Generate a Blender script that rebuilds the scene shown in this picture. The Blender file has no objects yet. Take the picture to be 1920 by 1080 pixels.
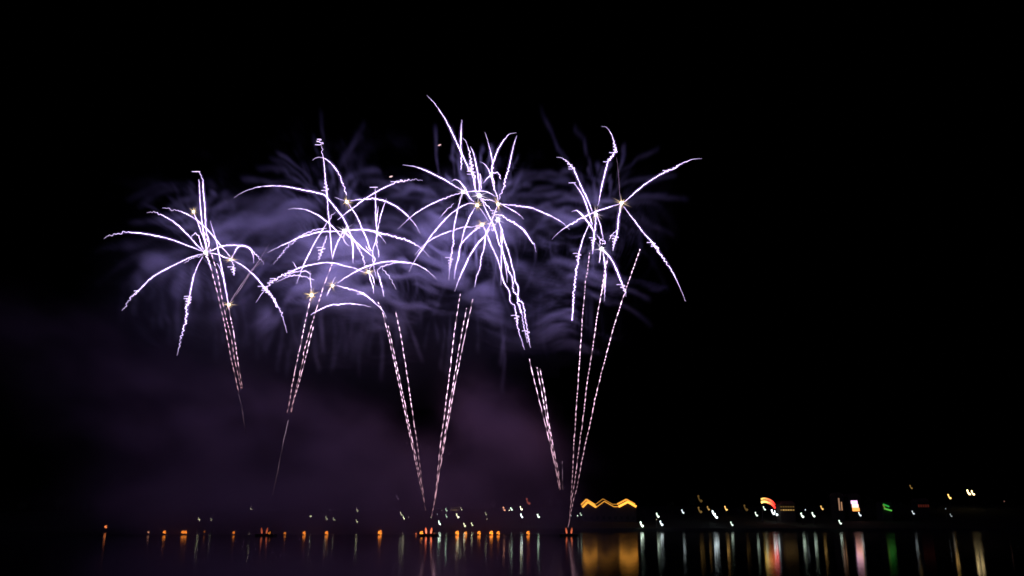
import bpy, bmesh, math, random
import numpy as np
from mathutils import Vector, Matrix

S = bpy.context.scene
C = S.collection
R = math.radians
random.seed(7)

# ------------------------------------------------------------------ camera, sky, exposure
EYE_Z = 4.3            # eye above the water
FPX = 1600.0           # focal length in photograph pixels (1920 wide)
HORIZON = 980.0        # row of the horizon in the photograph
PITCH = math.atan((HORIZON - 540.0) / FPX)
cam_d = bpy.data.cameras.new('camera')
cam = bpy.data.objects.new('camera', cam_d)
C.objects.link(cam)
cam_d.sensor_width = 36.0
cam_d.lens = FPX * 36.0 / 1920.0
cam_d.clip_end = 20000
cam.location = (0, 0, EYE_Z)
cam.rotation_euler = (math.pi / 2 + PITCH, 0, 0)
S.camera = cam

w = bpy.data.worlds.new('World')
S.world = w
w.use_nodes = True
wn = w.node_tree
sky = wn.nodes.new('ShaderNodeTexSky')
sky.sky_type = 'NISHITA'
sky.sun_disc = False
sky.sun_elevation = R(-9)
sky.sun_rotation = R(200)
wn.links.new(sky.outputs['Color'], wn.nodes['Background'].inputs['Color'])
wn.nodes['Background'].inputs['Strength'].default_value = 0.012     # night

S.view_settings.view_transform = 'Standard'
S.view_settings.look = 'None'
S.view_settings.exposure = 0
S.view_settings.gamma = 1
S.view_settings.use_curve_mapping = False
S.render.engine = 'CYCLES'
cy = S.cycles
cy.use_denoising = True
cy.denoiser = 'OPENIMAGEDENOISE'
cy.use_adaptive_sampling = True
cy.adaptive_threshold = 0.01
cy.max_bounces = 4
cy.volume_bounces = 0
cy.transparent_max_bounces = 128
cy.volume_step_rate = 1.0
cy.volume_max_steps = 128
cy.sample_clamp_indirect = 4
cy.filter_width = 1.65
cy.use_light_tree = True

CP, SP = math.cos(PITCH), math.sin(PITCH)
def P(px, py, D):
    """the world point seen at photograph pixel (px, py) at distance D along +Y"""
    u, v = (px - 960.0) / FPX, (540.0 - py) / FPX
    d = (u, CP - v * SP, SP + v * CP)
    k = D / d[1]
    return Vector((d[0] * k, D, EYE_Z + d[2] * k))

# ------------------------------------------------------------------ helpers
def tag(o, label=None, cat=None, group=None, kind=None):
    if label: o['label'] = label
    if cat: o['category'] = cat
    if group: o['group'] = group
    if kind: o['kind'] = kind
    return o

def link(name, me, mat, parent=None):
    o = bpy.data.objects.new(name, me)
    C.objects.link(o)
    if mat is not None and not me.materials: me.materials.append(mat)
    if parent is not None: o.parent = parent
    return o

def empty(name, loc):
    o = bpy.data.objects.new(name, None)
    C.objects.link(o)
    o.location = loc
    o.empty_display_size = 0.2
    return o

def solid(name, col, rough=0.7, bump=0.0, scale=4.0, var=0.25):
    m = bpy.data.materials.new(name)
    m.use_nodes = True
    nt = m.node_tree
    b = nt.nodes['Principled BSDF']
    b.inputs['Roughness'].default_value = rough
    tc = nt.nodes.new('ShaderNodeTexCoord')
    n = nt.nodes.new('ShaderNodeTexNoise')
    n.inputs['Scale'].default_value = scale
    n.inputs['Detail'].default_value = 5
    nt.links.new(tc.outputs['Object'], n.inputs['Vector'])
    mx = nt.nodes.new('ShaderNodeMix')
    mx.data_type = 'RGBA'
    mx.inputs['A'].default_value = (*[c * (1 - var) for c in col], 1)
    mx.inputs['B'].default_value = (*[c * (1 + var) for c in col], 1)
    nt.links.new(n.outputs['Fac'], mx.inputs['Factor'])
    nt.links.new(mx.outputs['Result'], b.inputs['Base Color'])
    if bump:
        bp = nt.nodes.new('ShaderNodeBump')
        bp.inputs['Strength'].default_value = bump
        nt.links.new(n.outputs['Fac'], bp.inputs['Height'])
        nt.links.new(bp.outputs['Normal'], b.inputs['Normal'])
    return m

_em = {}
def glow(col, strength):
    """an emitting lamp surface"""
    k = (tuple(round(c, 3) for c in col), round(strength, 3))
    if k in _em: return _em[k]
    m = bpy.data.materials.new('lamp_light')
    m.use_nodes = True
    nt = m.node_tree
    nt.nodes.remove(nt.nodes['Principled BSDF'])
    e = nt.nodes.new('ShaderNodeEmission')
    e.inputs['Color'].default_value = (*col, 1)
    e.inputs['Strength'].default_value = strength
    nt.links.new(e.outputs[0], nt.nodes['Material Output'].inputs['Surface'])
    m.cycles.emission_sampling = 'FRONT'
    _em[k] = m
    return m

def spark_material():
    m = bpy.data.materials.new('burning_sparks')
    m.use_nodes = True
    nt = m.node_tree
    nt.nodes.remove(nt.nodes['Principled BSDF'])
    a = nt.nodes.new('ShaderNodeAttribute')
    a.attribute_name = 'spark_colour'
    e = nt.nodes.new('ShaderNodeEmission')
    nt.links.new(a.outputs['Color'], e.inputs['Color'])
    e.inputs['Strength'].default_value = 1.0
    nt.links.new(e.outputs[0], nt.nodes['Material Output'].inputs['Surface'])
    m.cycles.emission_sampling = 'NONE'
    return m
SPARK = spark_material()
def halo_material():
    m = bpy.data.materials.new('bloom_halo')
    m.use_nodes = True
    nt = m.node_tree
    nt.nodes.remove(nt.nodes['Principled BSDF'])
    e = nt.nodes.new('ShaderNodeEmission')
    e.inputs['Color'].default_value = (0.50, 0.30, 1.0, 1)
    e.inputs['Strength'].default_value = HALO_EMIT
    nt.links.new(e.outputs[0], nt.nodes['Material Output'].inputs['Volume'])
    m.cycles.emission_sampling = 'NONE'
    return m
HALO_EMIT = 0.10
HALO = halo_material()

def tube_mesh(name, pts, rad, heat, sides=6):
    """a tube of burning sparks along pts (n,3); rad (n,), heat (n,3) per ring"""
    pts = np.asarray(pts, float); n = len(pts)
    t = np.gradient(pts, axis=0)
    t /= np.maximum(np.linalg.norm(t, axis=1, keepdims=True), 1e-9)
    up = np.array([0.0, 1.0, 0.0])
    a = np.cross(t, up)
    bad = np.linalg.norm(a, axis=1) < 0.15
    a[bad] = np.cross(t[bad], [1.0, 0.0, 0.0])
    a /= np.linalg.norm(a, axis=1, keepdims=True)
    b = np.cross(t, a)
    ang = np.arange(sides) * 2 * math.pi / sides
    ring = pts[:, None, :] + rad[:, None, None] * (np.cos(ang)[None, :, None] * a[:, None, :] + np.sin(ang)[None, :, None] * b[:, None, :])
    v = ring.reshape(-1, 3)
    f = []
    for i in range(n - 1):
        for k in range(sides):
            k2 = (k + 1) % sides
            f.append((i * sides + k, i * sides + k2, (i + 1) * sides + k2, (i + 1) * sides + k))
    f.append(tuple(range(sides - 1, -1, -1)))
    f.append(tuple((n - 1) * sides + k for k in range(sides)))
    me = bpy.data.meshes.new(name)
    me.from_pydata(v.tolist(), [], f)
    if heat is not None:
        at = me.attributes.new('spark_colour', 'FLOAT_COLOR', 'POINT')
        h = np.ones((n, sides, 4), np.float32)
        h[:, :, :3] = np.asarray(heat)[:, None, :]
        at.data.foreach_set('color', h.ravel())
    return me

def spline(pts, step):
    """Catmull-Rom through pts (n,3), resampled about every step metres"""
    p = np.asarray(pts, float)
    if len(p) == 2: p = np.array([p[0], (p[0] + p[1]) / 2, p[1]])
    q = np.vstack([2 * p[0] - p[1], p, 2 * p[-1] - p[-2]])
    out = []
    for i in range(1, len(q) - 2):
        u = np.linspace(0, 1, 16, endpoint=False)[:, None]
        a, b, c, d = q[i - 1], q[i], q[i + 1], q[i + 2]
        out.append(0.5 * (2 * b + (c - a) * u + (2 * a - 5 * b + 4 * c - d) * u**2 + (3 * b - a - 3 * c + d) * u**3))
    out.append(p[-1:])
    o = np.vstack(out)
    s = np.concatenate([[0], np.cumsum(np.linalg.norm(np.diff(o, axis=0), axis=1))])
    m = max(4, int(s[-1] / step) + 1)
    si = np.linspace(0, s[-1], m)
    return np.stack([np.interp(si, s, o[:, k]) for k in range(3)], axis=1), si

# zoom frames that the trails were measured in: origin and scale
FR = {'A': (180, 300, 2.7), 'B': (420, 240, 2.7), 'C': (720, 160, 2.7), 'D': (1000, 200, 2.7), 'E': (580, 360, 5.4),
      'F': (840, 300, 6.75), 'G': (840, 420, 6.0), 'H': (340, 420, 6.0), 'I': (480, 460, 5.4), 'J': (1040, 360, 6.0),
      'K': (320, 300, 6.75), 'L': (400, 560, 2.455), 'M': (700, 520, 2.25), 'N': (940, 520, 2.25), 'X': (0, 0, 1.0)}
def px(frame, text):
    out, f = [], FR[frame]
    for tok in text.split():
        if tok.isalpha():
            f = FR[tok]
            continue
        x, y = tok.split(',')
        out.append((f[0] + float(x) / f[2], f[1] + float(y) / f[2]))
    return out

M_PX = 300.0 / FPX        # metres per photograph pixel where the fireworks stand
WHITE = np.array([3.7, 2.8, 4.9])
PINK = np.array([2.0, 1.35, 2.1])

def smooth_noise(s, scale, rng):
    k = int(s[-1] / scale) + 3
    v = rng.normal(size=k)
    return np.interp(s / scale, np.arange(k), v)

def trail(parent, frame, text, core, D0, w=1.5, wig=(), knots='', hot=1.0, tip=0.22, root=0.45, seed=0, base=None):
    """one star of a burst: the burning path it draws from its core outward. wig: (from, to, amplitude in px) along the path"""
    rng = np.random.default_rng(seed)
    q = px(frame, text)
    d0 = math.hypot(q[0][0] - core[0], q[0][1] - core[1]); d1 = math.hypot(q[-1][0] - core[0], q[-1][1] - core[1])
    if d1 < d0:
        q = q[::-1]
    k = rng.uniform(-0.65, 0.22)
    pts = []
    for (x, y) in q:
        r = math.hypot(x - core[0], y - core[1]) * M_PX
        pts.append(P(x, y, D0 + k * r)[:])
    c, s = spline(pts, 0.33)
    axis = c.copy()
    L = s[-1]; u = s / L; n = len(s)
    side = np.cross(np.gradient(c, axis=0), [0, 1, 0]); side /= np.maximum(np.linalg.norm(side, axis=1, keepdims=True), 1e-9)
    dep = np.array([0, 1.0, 0])
    amp = np.full(n, 0.10)
    for (a, b, px_amp) in wig:
        e = np.clip((u - a) / 0.06, 0, 1) * np.clip((b - u) / 0.05, 0, 1)
        amp = np.maximum(amp, 0.85 * e * px_amp * M_PX)
    ph = np.cumsum(np.gradient(s) * 2 * math.pi / (1.5 + 0.45 * smooth_noise(s, 2.5, rng).clip(-1.5, 1.5)))
    jit = smooth_noise(s, 0.9, rng)
    jit2 = smooth_noise(s, 1.7, rng)
    fade = np.clip(u / 0.04, 0, 1)
    big = np.clip(amp / 0.3, 0, 1)
    c = c + (fade * amp * (0.75 * np.sin(ph) * big + 0.5 * jit))[:, None] * side + (fade * amp * (0.75 * np.cos(ph) * big + 0.4 * jit2))[:, None] * dep
    c[:, 2] += 0.35 * amp * big * fade * np.sin(ph * 0.5 + 1)
    prof = np.minimum(1, root + (1 - root) * np.clip(u / 0.22, 0, 1)) * (tip + (1 - tip) * np.clip((1 - u) / 0.38, 0, 1) ** 0.9)
    rad = 0.47 * w * M_PX * prof * (1 + 0.24 * smooth_noise(s, 0.8, rng).clip(-2, 2)) * (1 - 0.35 * big)
    rad = np.maximum(rad, 0.055)
    col = WHITE if base is None else base
    h = hot * (0.22 + 0.78 * np.clip((1 - u) / 0.3, 0, 1)) * (0.55 + 0.45 * np.clip(u / 0.12, 0, 1)) * (1 + 0.22 * smooth_noise(s, 1.2, rng)).clip(0.4, 1.7)
    heat = h[:, None] * col[None, :]
    me = tube_mesh('spark_trail', c, rad, heat)
    o = link('spark_trail', me, SPARK, parent)
    o.location = -parent.location
    # added emitting sheath: the violet bloom round a bright spark path
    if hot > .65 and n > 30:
        link('bloom_halo', tube_mesh('bloom_halo', axis[::4], 0.75 * (prof * (.5 + .5 * np.clip((1 - u) / .2, 0, 1)))[::4] * min(1.2, w / 1.5), None, 7), HALO, o)
    # tumbling star: the hooks it throws sideways where it starts to spin
    for kx, ky in (px(frame, knots) if knots else ()):
        tgt = np.array(P(kx, ky, D0)[:])
        i = int(np.argmin(((c[:, [0, 2]] - tgt[[0, 2]]) ** 2).sum(axis=1)))
        Lk = rng.uniform(1.7, 2.3)
        turns = int(rng.integers(3, 5))
        pts2 = []
        for j in range(turns * 14 + 1):
            t = j / (turns * 14.0)
            aa = t * 2 * math.pi * turns
            A_ = Lk * (1 - 0.85 * t ** 0.45)
            b_ = c[min(n - 1, i + int(t * 1.35 * turns / 0.33))]
            pts2.append((b_[0] - A_ * (math.cos(aa) * .8 + .2), b_[1] + .6 * A_ * math.sin(aa), b_[2] + 0.22 * A_ * math.sin(aa)))
        c2, s2 = spline(pts2, 0.3)
        r2 = np.full(len(s2), 0.10) * (1 - 0.3 * s2 / s2[-1])
        o2 = link('spark_curl', tube_mesh('spark_curl', c2, r2, np.tile(col * 0.45 * hot, (len(s2), 1)), 5), SPARK, o)
    return o

def core_flash(parent, core, D, size=1.0, rays=14, seed=0, warm=1.0):
    rng = random.Random(seed)
    c = Vector((0, 0, 0))
    bm = bmesh.new()
    bmesh.ops.create_icosphere(bm, subdivisions=2, radius=0.5 * size)
    for v in bm.verts: v.co *= 1 + rng.uniform(-0.18, 0.18)
    me = bpy.data.meshes.new('burst_core'); bm.to_mesh(me); bm.free()
    at = me.attributes.new('spark_colour', 'FLOAT_COLOR', 'POINT')
    col = (7.0, 6.0 + (1 - warm), 4.4 + 3 * (1 - warm))
    at.data.foreach_set('color', np.tile(np.array([*col, 1], np.float32), len(me.vertices)))
    link('burst_core', me, SPARK, parent)
    for k in range(rays):  # lens star glint, built as added glowing spikes
        a = rng.uniform(0, 2 * math.pi); el = rng.uniform(-0.8, 0.8)
        L = rng.uniform(1.2, 3.8) * size
        d = np.array([math.cos(a) * math.cos(el), math.sin(el), math.sin(a) * math.cos(el)])
        t = np.linspace(0, 1, 7)[:, None]
        pts = d[None, :] * (0.4 * size + L * t) - np.array([[0, 0, 0.3]]) * t**2
        r = 0.085 * size * (1 - 0.85 * t[:, 0])
        heat = (np.array([[2.1, 1.5, 0.85]]) * warm + np.array([[1.6, 1.4, 2.0]]) * (1 - warm)) * (1 - 0.9 * t) ** 1.3
        link('glint_ray', tube_mesh('glint_ray', pts, r, heat, 4), SPARK, parent)

CLOUD, WISP, BANK, HAZE = 0.16, 0.26, 0.037, 0.0022      # smoke densities per metre

def burst(frame, at, D, label, trails, size=1.0, rays=14, seed=1, warm=1.0, lamp=1.0, group='firework bursts over the lake'):
    core = px(frame, at)[0]
    p = P(core[0], core[1], D)
    o = empty('firework_burst', p)
    tag(o, label, 'firework', group)
    core_flash(o, core, D, size, rays, seed, warm)
    for i, t in enumerate(trails):
        kw = dict(t[2]) if len(t) > 2 else {}
        trail(o, t[0], t[1], core, D, seed=seed * 100 + i, **kw)
    # the light the burst itself gives off, from its core and from along its sparks
    spots = [(Vector((0, 0, 0)), 0.5)]
    for ch in o.children:
        if ch.name.startswith('spark_trail') and len(ch.data.vertices) > 240:
            vs = ch.data.vertices
            for fr in (0.3, 0.65):
                spots.append((vs[int(len(vs) * fr) // 6 * 6].co - p, len(vs) / 2400.0))
    for c, e in spots:
        ld = bpy.data.lights.new('burst_light', 'POINT')
        ld.color = (0.42, 0.345, 1.0)
        ld.energy = LAMP * lamp * e
        ld.shadow_soft_size = 3.0
        lo = bpy.data.objects.new('burst_light', ld)
        C.objects.link(lo)
        lo.parent = o
        lo.location = c
    return o
LAMP = 3300.0

# ------------------------------------------------------------------ water and far shore
def shore_z(x, y):
    """height of the far shore at (x, y)"""
    d = y - (452 + 4 * math.sin(x * 0.012) + 2 * math.sin(x * 0.05))
    if d < 0: return -1.5
    z = 1.3 + 0.4 * min(1, d / 6) + 0.085 * max(0, d - 14) + 0.9 * math.sin(x * 0.021 + 1) * min(1, d / 60) + 0.4 * math.sin(x * 0.07 + y * 0.05) * min(1, d / 60)
    return min(z, 14 + 3 * math.sin(x * 0.006))

def grid_sheet(name, xs, ys, zf, mat):
    v = [(x, y, zf(x, y)) for y in ys for x in xs]
    nx = len(xs)
    f = [(j * nx + i, j * nx + i + 1, (j + 1) * nx + i + 1, (j + 1) * nx + i) for j in range(len(ys) - 1) for i in range(nx - 1)]
    me = bpy.data.meshes.new(name)
    me.from_pydata(v, [], f)
    for p in me.polygons: p.use_smooth = True
    return link(name, me, mat)

def water_material():
    m = bpy.data.materials.new('lake_water')
    m.use_nodes = True
    nt = m.node_tree
    b = nt.nodes['Principled BSDF']
    b.inputs['Base Color'].default_value = (0.004, 0.006, 0.010, 1)
    b.inputs['Roughness'].default_value = 0.08
    b.inputs['IOR'].default_value = 1.33
    tc = nt.nodes.new('ShaderNodeTexCoord')
    mp = nt.nodes.new('ShaderNodeMapping')
    mp.inputs['Scale'].default_value = (0.25, 1.0, 1.0)
    n = nt.nodes.new('ShaderNodeTexNoise')
    n.inputs['Scale'].default_value = 0.22
    n.inputs['Detail'].default_value = 3
    bp = nt.nodes.new('ShaderNodeBump')
    bp.inputs['Strength'].default_value = 0.015
    bp.inputs['Distance'].default_value = 0.3
    nt.links.new(tc.outputs['Object'], mp.inputs['Vector'])
    nt.links.new(mp.outputs[0], n.inputs['Vector'])
    nt.links.new(n.outputs['Fac'], bp.inputs['Height'])
    nt.links.new(bp.outputs['Normal'], b.inputs['Normal'])
    return m

water = grid_sheet('lake_water', np.linspace(-1500, 1500, 13), np.linspace(-200, 520, 9), lambda x, y: 0.0, water_material())
tag(water, kind='structure')
shore = grid_sheet('far_shore', np.linspace(-1500, 1500, 240), np.concatenate([np.linspace(440, 620, 70), np.linspace(640, 6000, 12)]), shore_z, solid('shore_ground', (0.022, 0.026, 0.018), 0.95, 0.3, 0.4))
tag(shore, kind='structure')

# ------------------------------------------------------------------ fireworks: bursts
W = dict
B1 = 'A'
burst('A', '553,468', 300, 'white firework burst where the tall twin upright sparks of the lone outer cluster cross', [
    ('A', '545,465 510,450 450,428 380,402 300,383 220,370 150,367 90,378 40,396', W(wig=((.72, 1, 2.2),))),
    ('A', '545,474 480,492 420,520 350,555 290,590 240,635 215,662 185,692 155,725 130,762', W(wig=((.7, 1, 2.2),), knots='212,662')),
    ('A', '540,478 500,492 470,505 445,525', W(w=.8, wig=((0, 1, 2.2),), hot=.6)),
    ('A', '540,490 515,535 492,600 475,680 468,722 462,760 455,810 440,870 425,930 410,990', W(wig=((.45, .95, 2.6),), knots='468,722 466,740')),
    ('A', '553,468 568,510 583,555', W(w=1.8, wig=((.1, 1, 1.6),), tip=.7)),
    ('H', '250,290 222,225 205,170 175,115 145,110 120,135 108,165', W(w=1.5, wig=((.3, 1, 1.6),))),
    ('H', '175,245 160,215 140,185', W(w=.6, hot=.5)),
    ('A', '545,462 510,430 480,395 455,370 420,335 380,305 330,277 295,266 258,266', W(wig=((.75, 1, 1.8),))),
    ('H', '270,310 345,295 440,255 500,242 560,238 640,240 700,248 770,270 800,305 850,350 900,400 930,455', W(wig=((.7, 1, 2.),))),
    ('A', '553,468 560,440 550,400 540,340 530,250 522,110 520,102', W(w=1.5, tip=.9)),
    ('A', '553,468 572,420 560,370 555,320 550,230 543,150 540,105 530,70 515,58', W(w=1.8, tip=.7, wig=((.82, 1, 1.5),), knots='536,108')),
], seed=11, warm=.3)
burst('H', '557,400', 303, 'firework burst with an arch of sparks curling over it, near the tall twin sparks', [
    ('H', '565,385 595,330 630,270 680,245 730,252 780,285 805,340 815,410 812,440', W(w=1.9)),
    ('H', '575,405 640,440 700,475 770,535 830,590 890,660 950,735 1000,790 1040,850 1080,930 A 900,700 935,770 955,830 967,875', W(wig=((.52, .9, 2.),), knots='935,745 1000,775')),
    ('H', '568,410 585,470 590,520 595,580', W(w=1.2, wig=((.0, .6, 1.5),), tip=.8, knots='580,490')),
    ('A', '680,490 650,455 620,420 575,365 530,320 480,285 430,262 380,247 335,242', W(wig=((.75, 1, 1.9),))),
    ('H', '540,385 480,372 430,345 345,330 280,312', W(w=1.3)),
], seed=12, size=.9)
burst('A', '493,262', 297, 'small golden burst hanging beside the tall twin sparks, one short spark below', [
    ('K', '293,672 320,730 350,810 385,900 420,1000 440,1080 A 553,460', W(w=1.3, wig=((.1, .8, 1.),))),
], seed=13, size=.8, rays=18, lamp=.4)
burst('A', '672,733', 302, 'golden burst low on the dashed rising trails, with two thin pink rays', [
    ('H', '528,910 640,735 760,560 860,430 995,220', W(w=.5, hot=.4, base=PINK)),
    ('H', '528,910 660,735 780,545 870,450 985,375', W(w=.5, hot=.35, base=PINK)),
    ('H', '528,900 515,820 490,700 470,590 440,510 410,455 395,445', W(w=1.3, tip=.8)),
    ('H', '525,890 480,620 435,400 395,200 K 540,900 500,770', W(w=1.3, tip=.8)),
], seed=14, size=.95, lamp=.5)
# second cluster
burst('E', '355,395', 296, 'white burst at the heart of the smokiest cluster, under its tall upright spark', [
    ('B', '605,523 540,523 480,527 430,540 380,555 330,578 270,605 220,632', W(w=1.6)),
    ('B', '520,508 475,513 425,528 385,550 350,570', W(w=1.1, wig=((0.2, 1, 1.8),))),
    ('B', '612,522 640,517 700,515 750,520 800,535 850,545 900,560 950,580 1000,610 1040,655', W(w=2.1, wig=((.42, .85, 1.6),))),
    ('E', '360,392 440,385 540,380 640,400 700,430 740,470 775,520', W(w=1.7)),
    ('E', '340,440 340,460 370,520 420,555', W(w=.9, hot=.6)),
    ('E', '360,405 400,450 425,470 440,540 442,640 443,725', W(w=2.2)),
    ('E', '365,410 430,470 470,520 500,580 540,640 555,700 590,790', W(w=1.3, wig=((.3, 1, 1.9),))),
    ('B', '610,523 600,555 560,510 525,478 490,450 450,428 410,412 370,407 325,412', W(w=1.4, wig=((.8, 1, 1.6),))),
    ('B', '520,480 490,530 460,580 430,640 400,700 368,788', W(w=1.4)),
    ('B', '525,478 545,445 565,425', W(w=.8, wig=((0, 1, 1.6),), hot=.7)),
    ('B', '520,545 510,580 495,620 480,670', W(w=1.2, wig=((.0, .7, 1.4),), knots='497,612')),
    ('B', '365,572 325,600 290,640 260,675 248,690', W(w=1.1, wig=((0, .9, 2.),), hot=.7)),
    ('E', '350,400 300,480 250,610 235,690', W(w=1.4, wig=((.3, 1, .9),), tip=.6)),
    ('B', '548,655 545,630 540,560 535,490 528,430 522,350 517,290 510,220 503,150 498,120 492,85 483,57', W(w=1.5, wig=((.84, .98, 2.),), knots='503,140 515,338')),
], seed=21, size=1.3, warm=.15, lamp=.8)
burst('E', '600,810', 298, 'burst with long arches of sparks over the smoke, below three upright sparks', [
    ('B', '735,715 765,665 740,640 690,598 645,550 625,500 600,450 560,400 520,350 505,338 460,325 410,316 350,303 290,294 220,294 160,302 100,323 50,352', W(w=1.8, wig=((.5, .58, 1.),))),
    ('I', '1100,275 1030,245 980,225 900,210 840,190 780,180 700,175 620,185 540,200 470,220 410,240 350,270 270,310 200,340 150,380 110,430 60,490 0,580', W(w=1.6, wig=((.62, .9, 2.4),), knots='375,250 205,335')),
    ('I', '560,290 545,285 500,262 410,270 350,290 260,330', W(w=1.1, wig=((.0, 1, 1.),), hot=.8)),
    ('I', '590,350 530,330 480,315 420,305 350,310 260,345 200,375', W(w=1.1, wig=((.0, 1, 1.2),), hot=.8)),
    ('I', '410,225 390,195 365,160', W(w=.6, hot=.6)),
    ('E', '600,810 620,890 645,960 650,1030', W(w=1.4, wig=((.0, 1, .8),), tip=.8)),
    ('E', '610,820 640,860 655,910 665,950', W(w=1., tip=.6)),
    ('E', '690,790 720,760 790,740 850,720 900,712 1000,725', W(w=1.3, wig=((0, .6, 1.2),))),
    ('E', '735,760 790,830 830,890 860,950 880,990', W(w=.9, wig=((0, .9, 1.6),), hot=.6)),
    ('B', '752,640 755,610 770,570 775,520 768,460 768,400 766,300', W(w=1.4, tip=.8, knots='766,303')),
    ('B', '770,500 775,450 781,395', W(w=1.1)),
    ('B', '770,555 775,530 785,480 800,420 823,357', W(w=1.2)),
    ('B', '772,560 775,575 782,640 784,655', W(w=1., wig=((0, 1, 1.5),))),
    ('E', '690,790 700,850 715,890 740,980 755,1060', W(w=1.3, wig=((.0, .5, 1.3),), tip=.9)),
], seed=22, size=.9, lamp=.9)
burst('B', '621,373', 293, 'golden burst high in the smokiest cluster, trailing sparks down into the smoke', [
    ('E', '385,105 430,170 470,230 500,290 530,360 560,430 590,500 610,570 640,610 640,680 660,780 680,880', W(w=1.5, wig=((.6, 1, 1.4),))),
    ('E', '570,545 600,590 630,620', W(w=.9, wig=((0, 1, 1.2),))),
    ('B', '640,368 660,367 690,360 740,357 790,363 840,380 890,410 940,455 975,500 993,535', W(w=1.7, wig=((.05, .3, 1.5),))),
    ('B', '575,465 610,437 660,400 720,355 780,318 830,293 880,275 930,265 970,260 1005,265', W(w=1.4, wig=((.65, 1, 2.),), knots='875,275')),
    ('B', '621,340 612,310 600,280 585,240 560,200 535,172 510,155 485,148 462,152 448,163', W(w=1.6, wig=((.0, .5, 1.6),))),
    ('B', '612,368 585,360 560,350', W(w=.6, hot=.5)),
], seed=23, size=1.0, rays=20, lamp=.7)
burst('I', '775,408', 300, 'pale burst whose wavy arch of sparks bends down to the dashed trails', [
    ('I', '765,420 735,470 715,515', W(w=1.2, tip=.9)),
    ('I', '775,385 790,345 810,315', W(w=.7, hot=.6)),
    ('I', '815,405 870,420 930,440 1000,455 1050,475 1080,495 B 700,835 740,865 775,895 805,925 822,965', W(w=1.7, wig=((.1, .45, 1.2),), knots='812,945')),
    ('B', '575,785 620,755 680,720 740,695 800,680 860,675 920,680 970,690 1020,715 1050,740 1075,765', W(w=1.8, wig=((.0, .15, 1.),))),
], seed=24, size=.9, lamp=.6)
burst('I', '562,505', 299, 'star-like golden burst on its dashed rising trail, lowest in the smokiest cluster', [
    ('I', '562,505 555,380 543,255', W(w=.9, hot=.8)),
    ('I', '555,705 610,670 700,625 780,600 850,598 910,590 990,595 1080,605 B 720,900 745,908', W(w=1.5, wig=((.2, .7, .9),))),
], seed=25, size=1.05, rays=26, lamp=.7)
# third cluster
burst('C', '400,540', 306, 'white burst with a small loop over it, in the tallest cluster', [
    ('C', '398,540 390,530 350,505 310,480 260,455 210,430 150,410 95,403', W(w=1.6, wig=((.0, .3, 1.3),))),
    ('C', '395,545 385,545 350,555 310,572 260,592 200,622 150,655 110,690 70,728', W(w=1.4, wig=((.0, .35, 1.6),))),
    ('C', '352,598 310,640 278,675', W(w=1., wig=((0, .8, 1.4),), hot=.7)),
    ('C', '395,550 378,610 362,680 352,740 350,800 342,850 335,910 328,985', W(w=1.4, wig=((.5, .85, 1.7),), knots='332,905')),
    ('F', '330,530 280,490 250,430 220,370 180,310 140,265 90,245 40,270', W(w=1.9, wig=((.0, .25, 1.2),))),
    ('F', '200,410 260,400 350,395 450,395 520,415 580,450 620,460', W(w=1.3, wig=((.2, .5, .8),))),
], seed=31, size=1.1, warm=.15, lamp=1.)
burst('F', '395,450', 303, 'bright burst at the heart of the tallest cluster, its sparks shooting up highest', [
    ('F', '350,410 300,160 260,120 245,70 210,0 C 330,210 290,140 250,85 217,50', W(w=1.6, wig=((.0, .3, 1.2),))),
    ('C', '390,430 392,390 390,340 388,290 390,230 395,175', W(w=1.7, tip=.8, wig=((0, .4, 1.8),))),
    ('F', '360,440 350,380 335,260 340,200 310,150 305,70 290,0 C 420,295 398,265', W(w=1.4, wig=((.3, .8, 2.2),), knots='310,180 290,215')),
    ('C', '482,545 482,500 475,450 465,400 455,350 437,310', W(w=1.9, tip=.7)),
    ('F', '400,470 470,500 540,510 600,530', W(w=1.1, wig=((0, 1, 1.5),))),
    ('F', '430,490 480,560 530,610 580,670', W(w=1.2, wig=((0, .7, 1.5),))),
    ('F', '400,480 440,540 490,650 540,750 590,870 630,1000 650,1080 G 600,260 630,370 660,440 680,520 725,620 735,750 780,800 790,900 820,1000 N 75,110 90,170 100,230 110,275', W(w=1.4, wig=((.5, .95, 1.5),), tip=.7, root=.8, knots='780,820')),
    ('F', '390,420 420,345 C 485,445 500,490', W(w=.9, hot=.7)),
], seed=32, size=1.4, warm=.2, lamp=1.2)
burst('F', '370,575', 301, 'burst just under the brightest core of the tallest cluster, sparks falling steeply', [
    ('F', '345,600 300,670 260,750 210,880 190,960 160,1080 G 140,270', W(w=1.5)),
    ('C', '465,600 430,598 390,615 340,650 290,700 240,760 200,820 160,880 125,945', W(w=1.6)),
    ('F', '400,610 420,630 470,710 520,785', W(w=.8, hot=.6)),
], seed=33, size=1.1, lamp=.7)
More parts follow.
